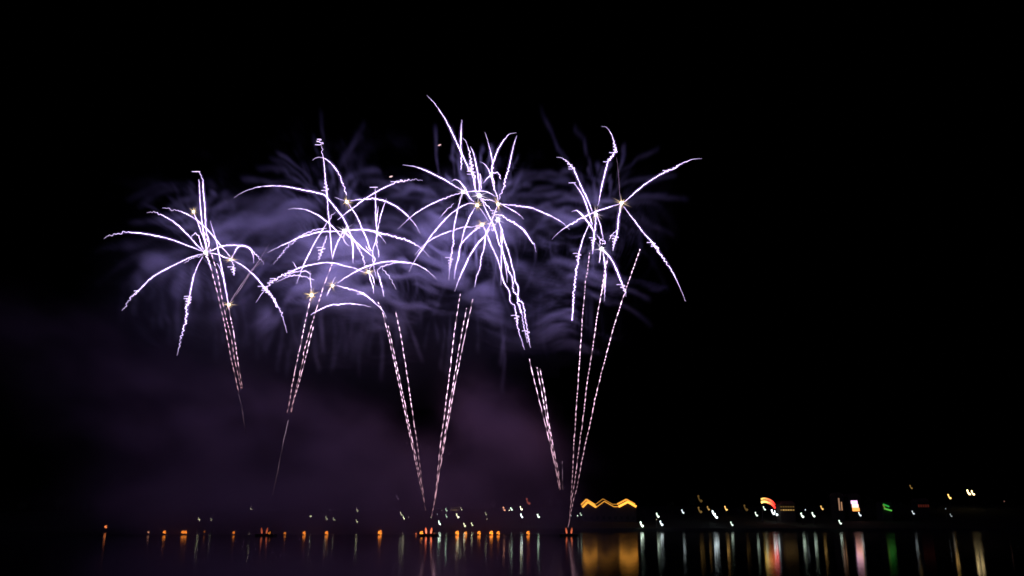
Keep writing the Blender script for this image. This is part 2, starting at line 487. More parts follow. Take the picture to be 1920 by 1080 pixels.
burst('F', '635,560', 307, 'golden burst at the outer side of the tallest cluster, sparks arching outward', [
    ('F', '660,540 680,560 770,565 850,580 950,590 1080,610 C 760,625 820,650 870,675 910,700 940,730', W(w=1.7, wig=((.05, .35, 1.4),))),
    ('F', '650,555 680,560 750,600 830,645 900,690 960,750', W(w=1.3)),
    ('F', '630,570 580,700 530,820 480,930 460,1080 G 415,230 380,360 370,440 350,520 320,600 300,710', W(w=1.5, wig=((.55, .85, 1.5),), tip=.8, knots='340,535')),
    ('F', '635,520 620,450 600,400 580,330 560,250 540,170 570,100 560,0 C 540,340 525,280 510,238', W(w=1.4, wig=((.1, .55, 1.8),))),
    ('C', '560,500 545,430 550,400 560,370 580,320 605,280 635,247 670,240', W(w=1.6, wig=((0, .3, 1.5),))),
    ('F', '650,500 690,370 725,340 710,290 735,230 760,140 790,0 C 655,310 672,255', W(w=1.6, tip=.7, wig=((0, .55, 2.),))),
    ('F', '600,400 560,250 520,140 470,60 400,15', W(w=1.4, wig=((0, .4, 1.),))),
    ('F', '430,295 450,290 490,240 530,200 570,160 610,155 650,190 670,245', W(w=1.5, wig=((0, .5, 1.8),))),
], seed=34, size=1.1, lamp=.8)
burst('F', '435,815', 304, 'golden burst low in the tallest cluster, two broad sparks sweeping down from it', [
    ('F', '425,830 370,870 290,930 220,1000 160,1080 G 130,290 120,370 90,480 68,615', W(w=1.7, wig=((.6, .8, 1.),), tip=.7, knots='98,445')),
    ('G', '470,60 410,140 350,200 280,300 220,410 160,540 110,660 75,760', W(w=2.2)),
    ('C', '470,715 405,718 350,735 290,755 240,780 190,820 155,860', W(w=1.2, wig=((0, .4, 1.2),))),
    ('F', '445,830 480,910 540,1060 G 450,160 500,270 550,380 580,470 600,550 630,660 690,760 700,870 745,920 765,1010 775,1080 N 70,215 85,265 97,305', W(w=1.3, wig=((.62, .92, 1.2),), tip=.8, root=.8, knots='N 70,210')),
], seed=35, size=1.0, rays=18, lamp=.6)
burst('F', '630,760', 300, 'white burst pouring a bundle of wavering sparks straight down the tallest cluster', [
    ('F', '600,690 680,700 750,750 830,790 900,840 970,900 1030,990 1080,1060 C 760,800 770,845', W(w=2.6, wig=((.0, .4, 1.3),))),
    ('F', '640,770 690,900 G 610,100 650,230 690,340 715,450 740,540 755,640 790,710 790,830 840,890 855,970 870,1070 N 108,210 115,260 123,297', W(w=1.5, wig=((.55, .95, 1.5),), tip=.8, root=.8, knots='N 105,205')),
    ('F', '640,775 G 610,100 605,200 600,350 600,500 597,690', W(w=1.5)),
    ('G', '590,60 600,200 620,330 645,450 660,560 668,660', W(w=1.3)),
    ('F', '600,860 560,890 545,850', W(w=1., wig=((0, 1, 1.6),), hot=.7)),
], seed=36, size=1.3, warm=.1, lamp=1.)
# fourth cluster
burst('D', '447,487', 301, 'golden burst throwing the farthest single sparks out over the dark sky', [
    ('D', '455,480 470,475 520,430 570,390 640,345 690,322 750,290 800,268 853,262', W(w=1.5, wig=((.45, .85, 1.5),), root=.4, knots='640,342')),
    ('D', '457,505 510,575 560,640 605,690 630,725 660,770 700,830 735,900 770,985', W(w=1.4, wig=((.38, .75, 1.7),), root=.4, knots='605,692 625,712')),
    ('D', '443,495 432,560 425,630 410,690 403,730', W(w=1.9, tip=.8, root=.8, wig=((.1, .9, 1.),), knots='412,672')),
    ('D', '440,490 380,510 320,530 270,552 220,578 165,610 125,640 95,672', W(w=1.5, wig=((.45, .75, 1.6),))),
    ('D', '442,470 435,400 430,330 420,255', W(w=.45, hot=.25, base=PINK)),
    ('J', '705,425 690,440 650,480 610,550', W(w=.9, wig=((0, 1, 1.5),), hot=.7)),
], seed=41, size=1.1, rays=18, lamp=.8)
burst('D', '316,545', 303, 'burst beside the farthest-thrown golden one, with curled sparks rising above it', [
    ('D', '298,530 275,470 250,420 225,365 205,320 180,288 150,262 117,256', W(w=1.7, wig=((.6, .9, 1.6),), knots='208,325')),
    ('D', '300,600 290,570 275,520 260,475 235,425 205,385', W(w=1.7, tip=.8, knots='203,376')),
    ('D', '325,500 330,490 345,410 362,340 375,290 380,275 400,250 415,220 410,185 395,140 370,105 345,100', W(w=1.7, root=.25, wig=((.45, .8, 1.8),), knots='380,272 415,225')),
    ('J', '450,480 420,410 370,330 310,260 250,210 190,220', W(w=2.2, tip=.7, wig=((.7, 1, 1.),))),
    ('D', '316,545 315,590 308,650 300,745', W(w=1.9, tip=.8, wig=((.1, .7, 1.2),), knots='306,685')),
    ('J', '460,250 480,280 510,360 530,450 550,540', W(w=1.2, tip=.9)),
    ('D', '290,580 280,600 255,660 238,715 230,745 225,790 215,860 205,950 200,1030 195,1080 N 305,90 297,185', W(w=1.6, root=.3, wig=((.25, .65, 2.2),), knots='232,748')),
], seed=42, size=1.1, warm=.5, lamp=.8)
burst('D', '345,720', 299, 'white burst lowest of its cluster, above the three straight dashed trails', [
    ('D', '345,720 385,760 410,800 435,860 455,910 470,960', W(w=2.2, wig=((.7, 1, 1.2),), knots='458,912')),
    ('D', '350,725 360,780 365,850 362,920 360,985', W(w=1.7)),
    ('D', '340,730 338,760 333,790', W(w=1.5, tip=.9)),
    ('D', '348,700 365,690 340,675 352,660', W(w=1., wig=((0, 1, 2.),))),
    ('J', '510,600 520,560 500,520 470,480', W(w=1., wig=((0, 1, 2.),))),
], seed=43, size=1.3, warm=.2, lamp=.8)

# ------------------------------------------------------------------ fireworks: rising dashed comets
def comet(frame, text, foot, D1, label, group, period=2.6, w=1.15, h0=1.0, h1=1.0, duty=.62, seed=0, smoke_from=None):
    """a strobing comet climbing from its barge; foot is the pixel of the mortar. Listed top first."""
    rng = np.random.default_rng(seed + 900)
    q = px(frame, text)
    n = len(q)
    y0, y1 = q[0][1], foot[1]
    pts = [P(x, y, 300 + (D1 - 300) * (y1 - y) / (y1 - y0))[:] for x, y in q]
    c, s = spline(pts[::-1], 0.3)
    u = s / s[-1]
    c[:, 0] += 0.05 * smooth_noise(s, 1.6, rng)
    ph = (s + 0.42 * period * smooth_noise(s, 1.7 * period, rng)) / period + rng.uniform(0, 1)
    d = 0.5 + 0.5 * np.sin(2 * math.pi * ph)
    d = np.clip((d - (1 - duty) * 0.55) / 0.4, 0, 1)
    rad = 0.46 * w * M_PX * (0.55 + 0.45 * d) * (0.55 + 0.45 * np.clip(u / 0.35, 0, 1)) * (1 + .1 * smooth_noise(s, .8, rng))
    lvl = h0 + (h1 - h0) * np.clip(u / 0.55, 0, 1)
    tint = np.clip(u / 0.75, 0, 1)[:, None]
    col = (1 - tint) * np.array([[1.9, 0.95, 1.15]]) + tint * np.array([[3.0, 1.95, 2.8]])
    lvl = lvl * (1 + .3 * smooth_noise(s, 1.3 * period, rng)).clip(.35, 1.8)
    heat = (lvl * (0.16 + 0.84 * d))[:, None] * col
    base = Vector(c[0]); n_pts = len(c)
    me = tube_mesh('rising_comet', c - c[0], np.maximum(rad, 0.05), heat)
    o = link('rising_comet', me, SPARK)
    o.location = base
    tag(o, label, 'firework', group)
    for fr in (0.42, 0.62) if h1 > .5 and s[-1] > 40 else ():
        ld = bpy.data.lights.new('comet_light', 'POINT')
        ld.color = (0.85, 0.45, 0.80); ld.energy = 230.0; ld.shadow_soft_size = 2.0
        lo = bpy.data.objects.new('comet_light', ld); C.objects.link(lo); lo.parent = o
        lo.location = Vector(c[int(n_pts * fr)] - c[0])
    return o
f1, f2, f3 = (500, 990), (805, 1000), (1066, 1000)
gA, gB = 'dashed trails leaning outward to the lone cluster', 'dashed trails climbing to the smokiest cluster'
comet('H', '258,145 290,330 330,480 350,550 385,700 430,880 475,1080 L 60,160 85,290 110,400 118,430', f1, 300, 'dashed trail nearest the dark sky of three, reaching the white crossing burst', gA, h0=.5, seed=1)
comet('H', '230,20 300,200 350,370 405,560 460,850 510,1080 L 80,170 105,310 128,412', f1, 300, 'middle dashed trail of three rising to the tall twin upright sparks', gA, h0=.5, seed=2)
comet('H', '528,910 540,970 560,1080 L 95,170 115,300 134,412', f1, 302, 'dashed trail rising straight into the golden burst with pink rays', gA, h0=.5, seed=3)
comet('L', '118,440 130,500 140,560 150,620', f1, 300, 'faint red end of the dashed trails sinking into the smoke bank', gA, h0=.02, h1=.06, w=.6, period=9, duty=1, seed=19)
comet('L', '447,0 425,100 400,220 370,360 350,480 340,525', f1, 299, 'dashed trail rising into the star-like golden burst', gB, h0=.4, seed=4)
comet('I', '770,190 740,270 700,370 640,560 570,780 485,1080 L 415,270 385,400 355,520', f1, 296, 'long dashed trail rising past the star-like burst into the smokiest cluster', gB, h0=.4, seed=5)
comet('L', '460,130 430,250 400,370 370,470 358,525', f1, 299, 'shortest dashed trail of three below the star-like golden burst', gB, h0=.4, seed=6)
comet('L', '345,560 325,650 308,730 298,790 288,832 270,910', f1, 300, 'thin dull red spark trail low in the smoke bank', gB, h0=.05, h1=.12, w=.7, period=20, duty=1, seed=18)
gC, gC2 = 'dashed trails leaning to the smokiest cluster from the middle barge', 'dashed trails rising to the tallest cluster from the middle barge'
comet('M', '20,105 35,135 50,190 80,320 110,460 140,600 170,740 195,860 212,940 222,985', f2, 300, 'dashed trail rising to the foot of the wavy arch of sparks', gC, h0=.15, seed=7)
comet('M', '63,205 90,330 120,470 150,620 180,760 205,880 216,950', f2, 300, 'dashed trail close beside the one under the wavy arch', gC, h0=.15, seed=8)
comet('M', '95,145 120,270 145,430 165,570 185,700 200,820 210,900', f2, 304, 'dashed trail standing apart from the close pair, without an arch on top', gC, h0=.2, seed=9)
comet('M', '367,70 345,210 325,380 305,540 285,690 270,830 258,940 246,1010', f2, 304, 'dashed trail reaching highest of three under the tallest cluster', gC2, h0=.35, period=3.0, seed=10)
comet('M', '393,130 365,280 335,460 305,640 280,800 262,920 253,980', f2, 303, 'dashed trail between two others below the tallest cluster', gC2, h0=.35, period=3.0, seed=11)
comet('M', '420,92 390,230 355,400 325,560 295,730 270,880 257,960', f2, 302, 'thick nearly unbroken trail leaning farthest under the tallest cluster', gC2, h0=.4, period=4.5, duty=.8, w=1.4, seed=12)
gD, gD2 = 'dashed trails leaning under the tallest cluster', 'straight dashed trails under the outermost cluster'
comet('N', '118,345 145,460 175,580 205,700 225,790 247,900', f3, 301, 'smooth single trail below the bundle of wavering falling sparks', gD, h0=.3, period=5, duty=.9, w=1.1, seed=13)
comet('N', '150,380 175,510 195,620 215,720 235,820 248,890', f3, 301, 'short dashed trail of a close pair below the wavering sparks', gD, h0=.3, period=3.2, seed=14)
comet('N', '163,385 185,500 200,610 220,720 238,810 250,895', f3, 303, 'thicker dashed trail of a close pair below the wavering sparks', gD, h0=.3, period=3.2, w=1.3, seed=15)
comet('N', '257,775 258,830 259,895', f3, 300, 'very faint red upright trail between the two fans', gD, h0=.1, h1=.12, w=.6, period=9, duty=1, seed=16)
comet('D', '285,740 270,860 N 357,0 345,140 335,280 325,430 315,570 305,730 298,880 290,980 285,1040', f3, 303, 'steepest of three straight dashed trails, ending short of the bursts', gD2, h0=.2, period=1.9, w=1.2, seed=17)
comet('D', '375,765 370,800 358,850 345,950 N 435,0 405,160 385,300 360,460 345,590 325,740 310,860 295,950 284,1050', f3, 299, 'middle straight dashed trail, rising into the low white burst', gD2, h0=.2, period=1.9, w=1.2, seed=20)
comet('D', '540,722 510,810 N 543,0 480,190 440,340 405,470 380,590 345,750 320,880 300,960 280,1060', f3, 300, 'dashed trail leaning farthest out to the dark sky', gD2, h0=.2, period=1.9, w=1.2, seed=21)
# stray embers
for (x, y, D, lab) in ((824, 272, 305, 'tiny lone ember above the tallest cluster'), (733, 331, 297, 'tiny lone ember between two clusters of sparks')):
    p = P(x, y, D)
    t = np.linspace(0, 1, 6)[:, None]
    pts = np.array([[-.6, 0, -.25]]) * (1 - t) + np.array([[.6, .2, .3]]) * t
    o = link('ember', tube_mesh('ember', pts, np.array([.1, .22, .3, .3, .22, .1]), np.tile([[1.2, .75, .7]], (6, 1)), 6), SPARK)
    o.location = p
    tag(o, lab, 'ember')
# ------------------------------------------------------------------ smoke: real volumes, density computed on a grid of metres
def lattice(rng): return rng.random((48, 48, 48)).astype(np.float32)
def vnoise(L, x, y, z):
    n = L.shape[0]
    xi, yi, zi = np.floor(x).astype(np.int32), np.floor(y).astype(np.int32), np.floor(z).astype(np.int32)
    fx, fy, fz = x - xi, y - yi, z - zi
    fx, fy, fz = fx * fx * (3 - 2 * fx), fy * fy * (3 - 2 * fy), fz * fz * (3 - 2 * fz)
    out = 0
    for i in (0, 1):
        wx = fx if i else 1 - fx
        for j in (0, 1):
            wy = fy if j else 1 - fy
            for k in (0, 1):
                wz = fz if k else 1 - fz
                out = out + wx * wy * wz * L[(xi + i) % n, (yi + j) % n, (zi + k) % n]
    return out
def fbm(L, x, y, z, octs=4, gain=0.5):
    v, a, t = 0, 1.0, 0.0
    for o in range(octs):
        v = v + a * vnoise(L, x + 7.3 * o, y + 3.1 * o, z + 5.7 * o)
        t += a
        a *= gain; x, y, z = x * 2.03, y * 2.03, z * 2.03
    return v / t
def sstep(a, b, x):
    t = np.clip((x - a) / (b - a), 0, 1)      # also falls, when a > b
    return t * t * (3 - 2 * t)

def smoke_volume(name, lo, hi, res, dens, mat, label):
    nx, ny, nz = res
    me = bpy.data.meshes.new(name)
    me.vertices.add(nx * ny * nz)
    X, Y, Z = np.meshgrid(np.linspace(lo[0], hi[0], nx), np.linspace(lo[1], hi[1], ny), np.linspace(lo[2], hi[2], nz), indexing='ij')
    me.vertices.foreach_set('co', np.stack([X, Y, Z], axis=-1).astype(np.float32).ravel())
    at = me.attributes.new('smoke', 'FLOAT', 'POINT')
    at.data.foreach_set('value', dens.astype(np.float32).ravel())
    o = link(name, me, mat)
    ng = bpy.data.node_groups.new(name + '_grid', 'GeometryNodeTree')
    ng.interface.new_socket('Geometry', in_out='INPUT', socket_type='NodeSocketGeometry')
    ng.interface.new_socket('Geometry', in_out='OUTPUT', socket_type='NodeSocketGeometry')
    N, Lk = ng.nodes, ng.links
    gi, go = N.new('NodeGroupInput'), N.new('NodeGroupOutput')
    cube = N.new('GeometryNodeVolumeCube')
    cube.inputs['Min'].default_value = lo
    cube.inputs['Max'].default_value = hi
    cube.inputs['Resolution X'].default_value = nx
    cube.inputs['Resolution Y'].default_value = ny
    cube.inputs['Resolution Z'].default_value = nz
    pos = N.new('GeometryNodeInputPosition')
    sep = N.new('ShaderNodeSeparateXYZ')
    Lk.new(pos.outputs[0], sep.inputs[0])
    def math_(op, a, b):
        m = N.new('ShaderNodeMath'); m.operation = op
        for i, v in enumerate((a, b)):
            if v is None: continue
            if isinstance(v, (int, float)): m.inputs[i].default_value = v
            else: Lk.new(v, m.inputs[i])
        return m.outputs[0]
    idx = []
    for k in range(3):
        f = math_('MULTIPLY', math_('SUBTRACT', sep.outputs[k], float(lo[k])), (res[k] - 1) / (hi[k] - lo[k]))
        idx.append(math_('ROUND', f, None))
    flat = math_('ADD', math_('MULTIPLY', math_('ADD', math_('MULTIPLY', idx[0], ny), idx[1]), nz), idx[2])
    na = N.new('GeometryNodeInputNamedAttribute'); na.data_type = 'FLOAT'; na.inputs['Name'].default_value = 'smoke'
    si = N.new('GeometryNodeSampleIndex'); si.data_type = 'FLOAT'; si.domain = 'POINT'; si.clamp = True
    Lk.new(gi.outputs[0], si.inputs['Geometry'])
    Lk.new(na.outputs['Attribute'], si.inputs['Value'])
    Lk.new(flat, si.inputs['Index'])
    Lk.new(si.outputs['Value'], cube.inputs['Density'])
    sm = N.new('GeometryNodeSetMaterial'); sm.inputs['Material'].default_value = mat
    Lk.new(cube.outputs['Volume'], sm.inputs['Geometry'])
    Lk.new(sm.outputs['Geometry'], go.inputs[0])
    md = o.modifiers.new('smoke_grid', 'NODES')
    md.node_group = ng
    tag(o, label, 'smoke', kind='stuff')
    return o

def smoke_material(name, col, dens):
    m = bpy.data.materials.new(name)
    m.use_nodes = True
    nt = m.node_tree
    nt.nodes.remove(nt.nodes['Principled BSDF'])
    v = nt.nodes.new('ShaderNodeVolumePrincipled')
    v.inputs['Color'].default_value = (*col, 1)
    v.inputs['Density'].default_value = dens
    v.inputs['Density Attribute'].default_value = 'density'
    v.inputs['Anisotropy'].default_value = 0.0
    nt.links.new(v.outputs[0], nt.nodes['Material Output'].inputs['Volume'])
    return m

rng = np.random.default_rng(5)
LA, LB, LC = lattice(rng), lattice(rng), lattice(rng)
# the high cloud left by earlier bursts
lo, hi, res = (-186.0, 296.0, 36.0), (78.0, 322.0, 174.0), (540, 13, 280)
gx, gy, gz = np.linspace(lo[0], hi[0], res[0]), np.linspace(lo[1], hi[1], res[1]), np.linspace(lo[2], hi[2], res[2])
X, Y, Z = [a.astype(np.float32) for a in np.meshgrid(gx, gy, gz, indexing='ij')]
depth = 0.22
BACK = 9.0          # the wind has carried the old smoke behind the bursts
def blob(x, y, rx, ry, D=300, rd=22, pw=1.0):
    if depth < 1: D = D + BACK
    c = P(x, y, D)
    q = ((X - c.x) / (rx * .88 * M_PX))**2 + ((Z - c.z) / (ry * .82 * M_PX))**2 + ((Y - D) / (rd * depth))**2
    return pw * np.exp(-q)
env = 0
for b in ((330, 490, 110, 95, 300, 18, .26), (450, 470, 120, 90, 300, 20, .24), (560, 490, 120, 95, 298, 22, .75),
          (650, 490, 140, 100, 297, 22, 1.25), (720, 520, 130, 80, 298, 20, .9), (770, 575, 140, 50, 300, 20, .5), (880, 470, 120, 100, 304, 20, .6),
          (820, 440, 110, 60, 304, 18, .3), (960, 540, 90, 60, 302, 18, .35), (900, 610, 200, 50, 302, 20, .16), (1060, 430, 60, 70, 301, 16, .7), (1110, 400, 60, 50, 301, 14, .6),
          (1080, 550, 60, 110, 301, 16, .34), (600, 615, 190, 60, 300, 20, .2), (460, 560, 90, 60, 300, 18, .3), (560, 390, 90, 40, 299, 16, .15), (1120, 550, 110, 26, 300, 14, .16)):
    env = env + blob(*b)
haze = blob(560, 640, 300, 150, 300, 24, 1.) + blob(880, 620, 200, 110, 302, 22, .7) + blob(330, 560, 170, 130, 302, 22, .7) + blob(640, 470, 260, 120, 300, 22, .6)
on = env > .012
xs, ys, zs = X[on], Y[on], Z[on]
wx = 14 * (fbm(LA, xs / 26, ys / 26, zs / 26, 3) - .5)
wz = 18 * (fbm(LB, xs / 30 + 9, ys / 30, zs / 30, 3) - .5)
# the wind has combed it: streaks climb toward the middle on the near side, lie flat beyond
piv = P(620, 480, 300)
phi = R(30) * (1 - sstep(P(380, 500, 300).x, P(800, 500, 300).x, xs)) - R(6)
sa = (xs + wx - piv.x) * np.cos(phi) + (zs + wz - piv.z) * np.sin(phi)
st = -(xs + wx - piv.x) * np.sin(phi) + (zs + wz - piv.z) * np.cos(phi)
streak = fbm(LC, sa / 15, ys / 30, st / 2.3, 4, .62)
broad = fbm(LB, sa / 26 + 4, ys / 45, st / 7.5, 3, .55)
clump = fbm(LA, xs / 13 + 3, ys / 40, zs / 10, 4, .55)
fall = fbm(LB, (xs + .5 * wx) / 2.2, ys / 40, zs / 30, 3, .6)
tex = sstep(.42, .70, .5 * streak + .5 * broad) ** 1.8 * (.1 + 2.1 * clump) * (.12 + 1.8 * sstep(.38, .66, streak))
low = sstep(P(600, 520, 300).z, P(600, 640, 300).z, zs)
tex = (1 - .85 * low) * tex + .85 * low * sstep(.46, .78, fall) ** 1.2 * .28
cloud = np.zeros(res, np.float32)
cloud[on] = env[on] * tex
STREAK = np.ones(res, np.float32) * .4
STREAK[on] = streak
# feathery strands that sink along the arcs of each burst
def feather(x, y, D, Rp, amt, seed, turn=9.0):
    D = D + BACK
    c = P(x, y, D)
    rr = Rp * M_PX
    i0, i1 = np.searchsorted(gx, (c.x - 1.9 * rr, c.x + 1.9 * rr)); k0, k1 = np.searchsorted(gz, (c.z - 2.2 * rr, c.z + 1.5 * rr))
    sl = (slice(i0, i1), slice(None), slice(k0, k1))
    x_, y_, z_ = X[sl] - c.x, Y[sl] - D, Z[sl] - c.z
    r0 = np.sqrt(x_**2 + z_**2)
    zz = z_ + .62 * r0 * r0 / rr * np.clip(r0 / rr, .3, 1.2)            # undo the sinking
    r = np.sqrt(x_**2 + zz**2)
    th = np.arctan2(zz, x_ + 1e-4)
    n = fbm(LA if seed % 2 else LC, np.cos(th) * turn * .8 + seed * 5.3, np.sin(th) * turn * .8 + y_ / 38, r / 22 + seed, 4, .62)
    f = np.exp(-(r0 / rr)**2 * 1.7) * np.clip(r / (.25 * rr), 0, 1) * np.exp(-(y_ / 4.5)**2)
    up = 1 - .6 * sstep(0, .55 * rr, z_)
    cloud[sl] += (amt * f * up * sstep(.50, .76, n) ** 1.5).astype(np.float32)
for i, f in enumerate(((372, 475, 300, 150, .6), (430, 490, 304, 110, .3), (640, 430, 297, 150, .5), (585, 400, 298, 140, .4), (690, 480, 299, 120, .4),
                       (890, 420, 303, 130, .5), (935, 390, 306, 110, .3), (1118, 415, 301, 95, .4), (1140, 395, 302, 95, .2))):
    feather(*f, i + 1, 11 + 3 * (i % 3))
# drooping fingers of smoke left along the paths of burnt-out stars
def splat(pts, rad, amt):
    dx, dy, dz = gx[1] - gx[0], gy[1] - gy[0], gz[1] - gz[0]
    for p, r, a in zip(pts, rad, amt):
        i0, i1 = np.searchsorted(gx, (p[0] - 2.2 * r, p[0] + 2.2 * r)); k0, k1 = np.searchsorted(gz, (p[2] - 2.2 * r, p[2] + 2.2 * r))
        ry = max(r, 2.2)
        j0, j1 = np.searchsorted(gy, (p[1] - 2.2 * ry, p[1] + 2.2 * ry))
        if i1 <= i0 or j1 <= j0 or k1 <= k0: continue
        g = np.exp(-(((gx[i0:i1] - p[0]) / r)**2))[:, None, None] * np.exp(-(((gy[j0:j1] - p[1]) / ry)**2))[None, :, None] * np.exp(-(((gz[k0:k1] - p[2]) / r)**2))[None, None, :]
        wisp[i0:i1, j0:j1, k0:k1] += a * g
wisp = np.zeros(res, np.float32)
def finger(x, y, ang, L, droop, amt, r0=.32, r1=.7, D=300, bend=0.0):
    """from pixel (x, y), setting out at ang degrees, L pixels long, sinking by droop pixels"""
    u = np.linspace(0, 1, max(8, int(L / 2)))
    D = D + BACK
    k = rng.uniform(-.2, .2)
    wob = smooth_noise(u * 10, 2.2, rng) * 2.0
    qx = x + L * u * math.cos(R(ang)) + wob * math.sin(R(ang)) + bend * u * u
    qy = y - L * u * math.sin(R(ang)) + droop * u * u + wob * math.cos(R(ang))
    pts = [P(a, b, D + k * L * c * M_PX) for a, b, c in zip(qx, qy, u)]
    st = (0.85 + .3 * smooth_noise(u * 10, 1.1, rng)).clip(.2, 1.5)
    splat(pts, r0 + (r1 - r0) * u, amt * st * np.sin(np.pi * np.clip(u * .93 + .07, 0, 1)) ** .6)
for (x, y, D, n, L0, a) in ((372, 470, 300, 34, 125, .16), (425, 480, 303, 16, 95, .14), (640, 430, 297, 34, 150, .26), (590, 430, 298, 20, 140, .22), (705, 500, 298, 22, 120, .2),
                            (890, 410, 303, 34, 130, .2), (935, 400, 306, 16, 110, .15), (1125, 410, 301, 22, 105, .11), (1150, 390, 301, 10, 100, .08), (600, 540, 299, 18, 110, .14)):
    for i in range(n):
        ang = rng.uniform(-10, 190) if i % 3 else rng.uniform(-180, 180)
        L = L0 * rng.uniform(.35, 1.0)
        s0 = rng.uniform(.1, .75) * L0
        finger(x + s0 * math.cos(R(ang)), y - s0 * math.sin(R(ang)), ang, L, rng.uniform(30, 90) * (L / 120) ** 1.5, a * rng.uniform(.15, .9), rng.uniform(.3, .4), rng.uniform(.4, .85), D + rng.uniform(-3, 3))
# the fingers one can follow one by one
for f in ((345, 345, 175, 110, 45, .12), (350, 355, 168, 95, 60, .12), (385, 375, 160, 75, 45, .22), (560, 345, 170, 110, 14, .2), (555, 325, 160, 80, 20, .12),
          (545, 335, 120, 60, 40, .1), (610, 300, 95, 95, 0, .07), (640, 310, 62, 95, 0, .08), (655, 335, 38, 75, 32, .16), (680, 345, 20, 90, 50, .16),
          (775, 345, 160, 95, 60, .15), (965, 340, 12, 115, 30, .16), (965, 330, 18, 110, 40, .14), (940, 365, 5, 130, 12, .12), (1075, 330, 118, 130, -18, .09), (1110, 330, 105, 120, 20, .09),
          (1165, 320, 40, 95, 20, .08), (1160, 350, 22, 120, 28, .14), (1170, 372, 10, 125, 25, .11), (1105, 375, 175, 110, 30, .2), (1095, 395, 165, 90, 50, .2),
          (1130, 545, 15, 95, 45, .1), (1135, 560, -10, 90, 40, .08), (820, 335, 92, 100, 0, .09), (852, 330, 92, 95, 0, .11), (870, 330, 110, 60, 0, .08), (600, 320, 100, 70, 0, .09)):
    finger(*f)
for i in range(46):
    x = rng.uniform(230, 960)
    finger(x, rng.uniform(560, 620) if x > 400 else rng.uniform(480, 560), -90 + rng.uniform(-14, 10), rng.uniform(60, 125), 0, rng.uniform(.015, .06), .35, .8, 300 + rng.uniform(-3, 3))
holes = 0
for b in ((705, 395, 55, 38, 300, 200, .8), (985, 360, 75, 55, 300, 200, .85), (985, 480, 42, 90, 300, 200, .6), (470, 395, 60, 40, 300, 200, .5), (690, 470, 40, 26, 300, 200, .45), (1200, 500, 60, 90, 300, 200, .7), (960, 600, 60, 50, 300, 200, .5), (520, 600, 60, 45, 300, 200, .45)):
    holes = np.maximum(holes, blob(*b))
gap = np.ones(res, np.float32) * .5
gap[on] = sstep(.41, .63, fbm(LB, (xs + wx) / 24 + 20, ys / 45, (zs + wz) / 15, 3))
cloud = 2.6 * cloud * (.06 + 1.35 * gap) * (1 - holes)
wisp *= (.0 + 2.0 * STREAK) * (1 - .6 * holes)
dens = np.clip(cloud * CLOUD + wisp * WISP + 2.6 * haze * HAZE, 0, None)
edge = np.minimum.reduce([np.clip((X - lo[0]) / 10, 0, 1), np.clip((hi[0] - X) / 10, 0, 1), np.clip((Z - lo[2]) / 8, 0, 1), np.clip((hi[2] - Z) / 8, 0, 1), np.clip((Y - lo[1]) / 3, 0, 1), np.clip((hi[1] - Y) / 3, 0, 1)])
dens = dens / (1 + dens / .22) * edge
dens[dens < 0.0001] = 0
smoke_volume('firework_smoke', lo, hi, res, dens, smoke_material('smoke_high', (.86, .83, .93), 1.0), 'thin streaky lavender smoke hanging among the firework bursts')
depth = 1.0
# the heavy bank that drifts low over the water
lo, hi, res = (-265.0, 288.0, 0.4), (62.0, 372.0, 96.0), (214, 22, 64)
gx, gy, gz = np.linspace(lo[0], hi[0], res[0]), np.linspace(lo[1], hi[1], res[1]), np.linspace(lo[2], hi[2], res[2])
X, Y, Z = [a.astype(np.float32) for a in np.meshgrid(gx, gy, gz, indexing='ij')]
env = 0
for b in ((-20, 590, 190, 80, 332, 24, .30), (110, 650, 150, 90, 332, 24, .32), (230, 710, 150, 100, 330, 24, .42), (300, 820, 150, 120, 328, 26, .6), (430, 830, 120, 120, 326, 26, .62), (520, 780, 80, 55, 322, 20, .45), (610, 800, 90, 60, 322, 22, .7), (640, 880, 120, 90, 322, 24, .85),
          (700, 800, 45, 40, 322, 16, .4), (900, 790, 70, 75, 326, 20, 1.15), (960, 850, 80, 80, 326, 22, 1.1), (860, 900, 120, 80, 326, 24, .75), (1050, 900, 60, 60, 326, 18, .5), (740, 940, 160, 70, 326, 24, .8),
          (380, 950, 170, 70, 328, 24, 1.1), (600, 965, 330, 60, 328, 26, 1.6), (1000, 975, 130, 45, 328, 20, .6)):
    env = env + blob(*b)
wx = 16 * (fbm(LB, X / 34, Y / 34, Z / 34, 3) - .5)
wz = 16 * (fbm(LC, X / 34 + 5, Y / 34, Z / 34, 3) - .5)
bil = 1 - np.abs(2 * fbm(LA, (X + wx) / 26, Y / 40, (Z + wz) / 21, 4, .5) - 1)
n2 = fbm(LC, (X + wx) / 17, Y / 30, (Z + wz) / 13, 4, .55)
edge = np.minimum.reduce([np.clip((X - lo[0]) / 30, 0, 1), np.clip((hi[0] - X) / 10, 0, 1), np.clip((hi[2] - Z) / 8, 0, 1), np.clip((Y - lo[1]) / 8, 0, 1), np.clip((hi[1] - Y) / 8, 0, 1)])
env = env / (1 + .35 * env)
env = env * (1 + .35 * sstep(32, 6, Z))
d = env * sstep(.30, .82, .45 * bil + .5 * n2 + .32 * (env - .45)) * (.35 + 1.2 * n2) * edge * BANK
d[d < 0.0002] = 0
smoke_volume('smoke_bank', lo, hi, res, d, smoke_material('smoke_low', (.70, .48, .60), 1.0), 'heavy dim purple smoke bank drifting low over the lake behind the barges')

